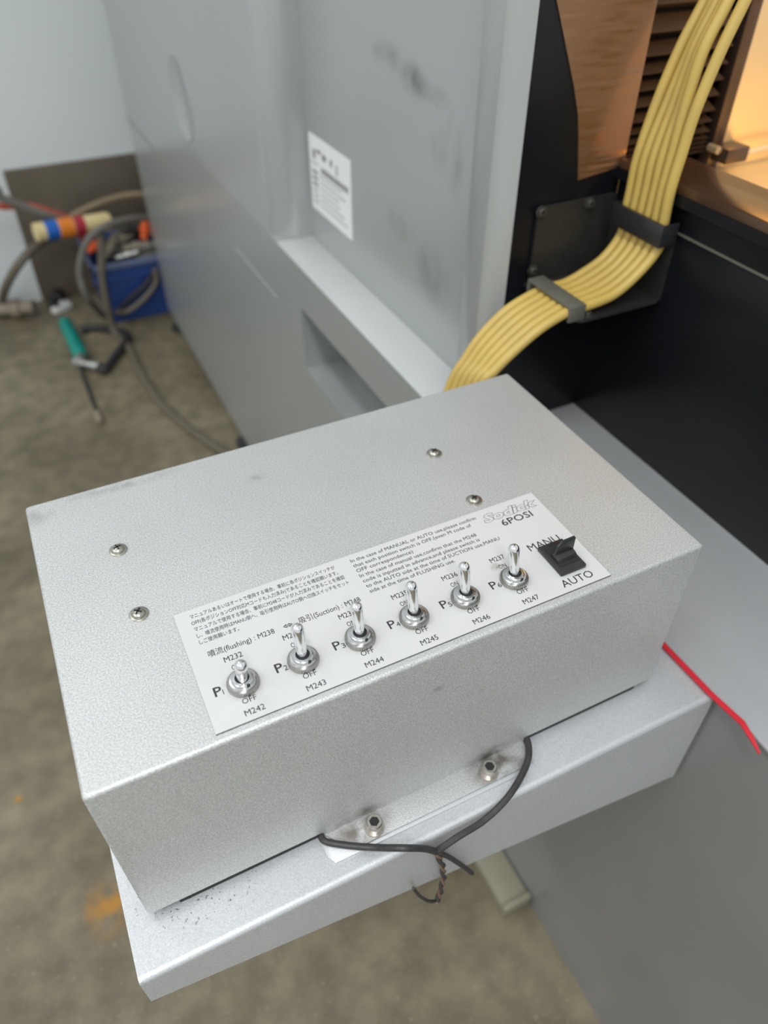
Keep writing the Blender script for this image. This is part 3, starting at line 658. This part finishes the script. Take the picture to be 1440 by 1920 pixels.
add_stains(M['box'], [((0.088 - 0.145, 0.213 - 0.34, -0.002), (0.030, 0.022, 0.018), 1.3), ((0.197 - 0.145, 0.213 - 0.34, -0.002), (0.032, 0.022, 0.018), 1.4),
                      ((0.145 - 0.145, 0.2212 - 0.34, 0.115), (0.006, 0.01, 0.005), 0.6), ((-0.05 - 0.145, 0.45 - 0.34, 0.153), (0.02, 0.02, 0.01), 0.4),
                      ((0.01 - 0.145, 0.455 - 0.34, 0.153), (0.06, 0.008, 0.01), 0.45), ((0.10 - 0.145, 0.42 - 0.34, 0.153), (0.012, 0.006, 0.01), 0.4)], (0.19, 0.17, 0.15), 90)

# ================================================================== black wire tied over the arm
w = thing('loose_wire', (0.14, 0.186, H - 0.54), 'black sheathed wire with twisted bare end hanging over the arm front', 'wire')
yw = 0.1825
J = onY(818, 1597, yw)
left = [Vector((0.062, 0.226, ZA + 0.0040)), onZ(607, 1576, ZA + 0.0065), onZ(650, 1585, ZA + 0.0068), onZ(700, 1589, ZA + 0.0062), onY(755, 1590, 0.1845), onY(795, 1591, 0.1835), J]
right = [Vector((0.2285, 0.228, ZA + 0.005)), onZ(990, 1392, ZA + 0.006), onZ(990, 1425, ZA + 0.0070), onZ(972, 1465, ZA + 0.0066), onZ(945, 1503, ZA + 0.0050), onY(905, 1540, 0.1835), onY(860, 1568, yw - 0.001), onY(835, 1585, yw - 0.001), J]
bm = B(); tube(bm, left, 0.00235, 10); obj('sheath', bm, 'wire', w)
bm = B(); tube(bm, right, 0.0025, 10); obj('sheath', bm, 'wire', w)
bm = B(); tube(bm, [J, onY(840, 1606, yw - 0.001), onY(865, 1622, yw - 0.001), onY(885, 1637, yw - 0.001)], 0.0019, 8); obj('cut_end', bm, 'wire', w)
core = [onY(820, 1600, yw - 0.001), onY(830, 1625, yw - 0.002), onY(831, 1650, yw - 0.002), onY(824, 1678, yw - 0.002), onY(819, 1690, yw - 0.002)]
path = smooth_path(core, 12)
for ph, m_ in ((0, 'wire'), (PI, 'copper')):
    tw = []
    for k, p in enumerate(path):
        a = ph + k * 0.55; tw.append(p + Vector((math.cos(a), math.sin(a), 0)) * 0.0012)
    bm = B(); tube(bm, tw, 0.0015 if m_ == 'wire' else 0.0011, 7, smooth=False); obj('twisted_strand', bm, m_, w)
bm = B(); tube(bm, [onY(822, 1688, yw - 0.002), onY(805, 1690, yw - 0.003), onY(787, 1680, yw - 0.003), onY(775, 1665, yw - 0.002)], 0.0013, 8); obj('cut_end', bm, 'wire', w)

# ================================================================== red strip along the base edge
zr = ZP + 0.0012
p0 = onZ(1240, 1206, zr); p1 = onZ(1330, 1300, zr); p2 = onZ(1392, 1357, zr - 0.001); p3 = onX(1410, 1386, XB0 - 0.004); p4 = onX(1424, 1414, XB0 - 0.005)
bm = B()
path = [p0, p1, p2, p3, p4]
wd = [0.0021, 0.0021, 0.0022, 0.0020, 0.0009]
rows = []
for p, wdt in zip(path, wd):
    up = Vector((1, 0.1, 0.3)).normalized(); ou = Vector((-0.3, 0, 1)).normalized()
    rows.append([bm.verts.new(p + up * wdt), bm.verts.new(p + up * wdt + ou * 0.0016), bm.verts.new(p - up * wdt + ou * 0.0016), bm.verts.new(p - up * wdt)])
fs = []
for a, b_ in zip(rows[:-1], rows[1:]):
    for k in range(4): fs.append(bm.faces.new((a[k], a[(k + 1) % 4], b_[(k + 1) % 4], b_[k])))
fs.append(bm.faces.new(rows[0])); fs.append(bm.faces.new(list(reversed(rows[-1])))); bmesh.ops.recalc_face_normals(bm, faces=fs)
single('cable_tie_tail', bm, 'red', 'bright red plastic strip lying along the silver base edge', 'cable tie')

# ================================================================== beige cable duct on the floor
bm = B(); box(bm, (0.345, 0.297, 0.0), (0.391, 0.60, 0.026), 0.003); box(bm, (0.343, 0.292, 0.0), (0.391, 0.302, 0.034), 0.003)
single('floor_duct', bm, 'beige', 'dirty beige plastic duct on the floor against the machine base', 'duct')

# ================================================================== things by the back wall
tl, tr = onY(5, 322, 2.705), onY(250, 292, 2.705)
bm = B(); prism(bm, [Vector((-0.012, 2.702, 0)), Vector((0.60, 2.702, 0)), Vector((0.60, 2.702, tl.z + 0.0)), Vector((tl.x, 2.702, tl.z))], (0, 0.016, 0), 0.002)
single('brown_board', bm, 'board', 'dark brown stained board leaning flat on the white wall', 'board')

crate = thing('plastic_crate', (0.34, 2.55, 0), 'blue plastic crate full of hoses and fittings on the floor', 'crate')
def crate_wall():
    bm = B(); h = 0.205; t = 0.006
    def ring(z, inset): 
        f = 0.012 * z / h
        return [Vector((0.172 - f + inset, 2.436 - f + inset, z)), Vector((0.520 + f - inset, 2.436 - f + inset, z)), Vector((0.520 + f - inset, 2.672 + f - inset, z)), Vector((0.172 - f + inset, 2.672 + f - inset, z))]
    rs = [ring(0, 0), ring(h, 0), ring(h, t), ring(0.006, t)]
    V = [[bm.verts.new(p) for p in r] for r in rs]; fs = []
    for a, b_ in zip(V[:-1], V[1:]):
        for k in range(4): fs.append(bm.faces.new((a[k], a[(k + 1) % 4], b_[(k + 1) % 4], b_[k])))
    fs.append(bm.faces.new(V[0])); fs.append(bm.faces.new(V[-1])); bmesh.ops.recalc_face_normals(bm, faces=fs); return bm
obj('crate_body', crate_wall(), 'crate', crate, smooth=False)
bm = B()
for lo, hi in (((0.152, 2.416, 0.188), (0.540, 2.426, 0.208)), ((0.152, 2.682, 0.188), (0.540, 2.692, 0.208)), ((0.152, 2.416, 0.188), (0.162, 2.692, 0.208)), ((0.530, 2.416, 0.188), (0.540, 2.692, 0.208))): box(bm, lo, hi, 0.002)
obj('crate_rim', bm, 'crate_rim', crate)
bm = B(); box(bm, (0.150, 2.420, 0.150), (0.542, 2.428, 0.157), 0.001); obj('stacking_rib', bm, 'crate', crate)
for x in (0.20, 0.29, 0.38, 0.47):
    bm = B(); prism(bm, [Vector((x, 2.436, 0.01)), Vector((x + 0.008, 2.436, 0.01)), Vector((x + 0.008, 2.424, 0.15)), Vector((x, 2.424, 0.15))], (0, -0.005, 0)); obj('rib', bm, 'crate', crate)

# things heaped in the crate
def heap_ring(cx, cy, cz, r, tr_, tilt, m, label, name='coiled_hose', cat='hose'):
    bm = B(); pts = [Vector((cx + r * math.cos(a) * 1.3, cy + r * math.sin(a) * 0.9, cz + tilt * math.sin(a + 1) + 0.004 * a)) for a in [k * 0.45 for k in range(26)]]
    tube(bm, pts, tr_, 8, 4); return single(name, bm, m, label, cat)
heap_ring(0.36, 2.555, 0.030, 0.105, 0.014, 0.0, 'hose_grey', 'thick grey hose coiled at the bottom of the blue crate')
heap_ring(0.36, 2.555, 0.105, 0.100, 0.013, 0.010, 'black_hose', 'black hose coiled in the blue crate under the fittings')
heap_ring(0.36, 2.550, 0.185, 0.095, 0.012, 0.012, 'hose_grey', 'grey hose coil lying on top of the blue crate heap')
def fitting(p, ax, r, L, m, label, name='pipe_fitting', cat='fitting'):
    bm = B(); a = Vector(ax).normalized()
    lathe(bm, [(r * 0.7, 0), (r * 0.7, L * 0.35), (r, L * 0.38), (r, L * 0.62), (r * 0.75, L * 0.66), (r * 0.75, L), (r * 0.4, L), (r * 0.4, L * 0.8), (0, L * 0.8)], 14, Vector(p) - a * L / 2, a)
    return single(name, bm, m, label, cat)
def at(x, y, Y): return onY(x, y, Y)
fitting(at(176, 462, 2.46), (1, 0.3, 0.5), 0.016, 0.05, 'orange', 'orange plastic fitting at the left end of the blue crate heap')
fitting(at(272, 430, 2.50), (0.4, 0.2, 1), 0.018, 0.06, 'orange', 'orange plastic fitting standing in the crate near the cabinet')
fitting(at(205, 465, 2.47), (0.5, 0.1, 0.6), 0.015, 0.085, 'tan_part', 'dusty tan pipe fitting leaning in the crate next to the orange fitting')
fitting(at(228, 448, 2.50), (1, 0.4, 0.1), 0.018, 0.075, 'tan_part', 'dusty tan pipe fitting in the middle of the crate heap')
fitting(at(255, 462, 2.47), (1, 0.1, -0.05), 0.016, 0.085, 'tan_part', 'long tan pipe fitting along the front of the crate heap')
fitting(at(238, 478, 2.46), (1, 0.0, 0.1), 0.013, 0.07, 'steel', 'steel pipe fitting lying low at the crate rim')
fitting(at(250, 435, 2.52), (1, 0.3, 0.0), 0.022, 0.09, 'black_hose', 'black rubber sleeve on top of the crate heap')

# banded cream tube lying across the crate edge
tb = thing('banded_tube', (0.14, 2.42, 0.31), 'cream plastic tube with blue, orange and crimson bands lying on the crate', 'tube')
pa, pb = at(66, 436, 2.42), at(205, 414, 2.47); ax = (pb - pa); L = ax.length; ax.normalize(); R_ = 0.0265
bm = B(); lathe(bm, [(R_ * 0.8, -0.002), (R_, 0.0), (R_, L - 0.01), (R_ * 0.9, L), (0, L)], 26, pa, ax); obj('tube_body', bm, 'cream', tb)
for f0, f1, m_ in ((0.12, 0.29, 'band_blue'), (0.30, 0.49, 'band_orange'), (0.50, 0.64, 'band_red')):
    bm = B(); lathe(bm, [(R_, L * f0), (R_ + 0.0018, L * f0 + 0.001), (R_ + 0.0018, L * f1 - 0.001), (R_, L * f1)], 26, pa, ax); obj('colour_band', bm, m_, tb)

def hose(pts, r, m, name, label, cat='hose'):
    pts = [Vector((min(p[0], 0.345), p[1], p[2])) if p[1] < 2.415 and p[1] > 2.2 else Vector(p) for p in pts]
    bm = B(); tube(bm, pts, r, 9, 6); return single(name, bm, m, label, cat)
hose([Vector((-0.5, 2.44, 0.52)), at(-40, 350, 2.47), at(0, 370, 2.47), at(45, 388, 2.47), at(90, 404, 2.47), at(130, 416, 2.49), at(165, 425, 2.53), at(190, 440, 2.56)], 0.013, 'hose_grey', 'air_hose', 'thick grey hose sagging from the wall side onto the banded tube')
hose([Vector((-0.45, 2.53, 0.46)), at(-30, 385, 2.53), at(10, 388, 2.53), at(55, 386, 2.53), at(95, 398, 2.53), at(130, 412, 2.53), at(150, 440, 2.53), at(168, 462, 2.55)], 0.009, 'hose_red', 'air_hose', 'thin red hose running over the brown board to the crate')
hose([onZ(-30, 610, 0.013), onZ(0, 572, 0.02), at(10, 540, 2.56), at(32, 500, 2.53), at(60, 468, 2.55), at(90, 448, 2.59), at(125, 436, 2.62)], 0.014, 'hose_brown', 'air_hose', 'brown hose rising from the floor to behind the banded tube')
hose([at(128, 412, 2.55), at(150, 398, 2.56), at(190, 380, 2.57), at(228, 369, 2.58), at(262, 365, 2.58), at(300, 372, 2.58)], 0.011, 'hose_tan', 'air_hose', 'tan hose arching over the crate in front of the brown board')
hose([at(275, 408, 2.45), at(235, 412, 2.41), at(195, 425, 2.38), at(165, 450, 2.36), at(152, 485, 2.36), at(150, 520, 2.36), at(165, 560, 2.36), onZ(195, 592, 0.012), onZ(215, 600, 0.010)], 0.010, 'hose_grey', 'air_hose', 'grey hose looping down the left side of the blue crate')
hose([at(188, 440, 2.40), at(190, 480, 2.38), at(191, 520, 2.37), at(200, 570, 2.36), onZ(215, 622, 0.012), onZ(240, 650, 0.010), onZ(262, 695, 0.010), onZ(300, 755, 0.010), onZ(350, 800, 0.010), onZ(410, 842, 0.010), onZ(470, 880, 0.010), onZ(520, 930, 0.010)], 0.0115, 'hose_brown', 'floor_cable', 'long grey-brown cable trailing from the crate across the concrete floor', 'cable')
hose([at(300, 500, 2.40), at(292, 530, 2.395), at(270, 560, 2.39), onZ(240, 583, 0.06), onZ(218, 586, 0.045)], 0.008, 'hose_brown', 'air_hose', 'thin brown hose sagging across the blue crate front')
hose([at(288, 512, 2.415), at(272, 535, 2.41), at(248, 555, 2.405), onZ(222, 583, 0.05)], 0.008, 'black_hose', 'air_hose', 'thin black hose sagging across the blue crate front')

# green handled air tool
ga, gb = onZ(121, 603, 0.024), onZ(152, 668, 0.024)
gt = thing('air_tool', (ga.x, ga.y, 0), 'green-handled air tool with steel joint and thin rod lying on the floor', 'air tool')
d = (gb - ga); L = d.length
bm = B(); lathe(bm, [(0.012, 0), (0.020, 0.006), (0.022, 0.02), (0.022, L - 0.03), (0.0215, L - 0.01), (0.017, L)], 22, ga, d); obj('handle', bm, 'green', gt)
j1 = onZ(148, 680, 0.022); j2 = onZ(188, 688, 0.020)
bm = B(); lathe(bm, [(0.014, 0), (0.016, 0.01), (0.016, 0.04), (0.012, 0.05)], 18, gb, j1 - gb); obj('collar', bm, 'steel', gt)
bm = B(); lathe(bm, [(0.011, -0.015), (0.015, -0.012), (0.015, 0.02), (0.011, 0.022), (0.011, 0.045), (0.014, 0.047), (0.014, (j2 - j1).length)], 18, j1, j2 - j1); obj('elbow', bm, 'steel', gt)
bm = B(); tube(bm, [j1, onZ(160, 715, 0.012), onZ(175, 755, 0.007), onZ(186, 784, 0.006)], 0.0055, 8); obj('rod', bm, 'black_hose', gt)
q = onZ(181, 772, 0.010); bm = B(); lathe(bm, [(0.007, 0), (0.009, 0.01), (0.009, 0.05), (0.006, 0.056)], 14, q, onZ(187, 790, 0.010) - q); obj('rod_tip', bm, 'tan_part', gt)
hose([onZ(184, 689, 0.020), onZ(198, 692, 0.016), onZ(215, 670, 0.013), onZ(236, 642, 0.013), onZ(238, 628, 0.013), onZ(212, 619, 0.013), onZ(178, 614, 0.013), onZ(152, 618, 0.013)], 0.0125, 'black_hose', 'air_hose', 'black rubber hose coupled to the green air tool')
# oddments by the wall
p = onZ(30, 578, 0.03); fitting(p, (1, -0.35, 0.05), 0.030, 0.12, 'tan_part', 'grey dusty pipe coupling on the floor below the white wall', 'pipe_coupling', 'fitting')
p = onZ(106, 562, 0.026); fitting(p, (0.3, 0.9, 0.0), 0.026, 0.10, 'black_hose', 'black rubber plug on the floor before the brown board', 'rubber_plug', 'fitting')
p = onZ(116, 582, 0.0); bm = B(); box(bm, (-0.034, -0.016, 0), (0.034, 0.016, 0.024), 0.004); box(bm, (-0.012, -0.010, 0.022), (0.012, 0.010, 0.032), 0.003)
move(bm, Matrix.Translation(p) @ Matrix.Rotation(0.45, 4, 'Z')); single('plastic_block', bm, 'white_part', 'small white plastic block on the floor above the green tool', 'block')
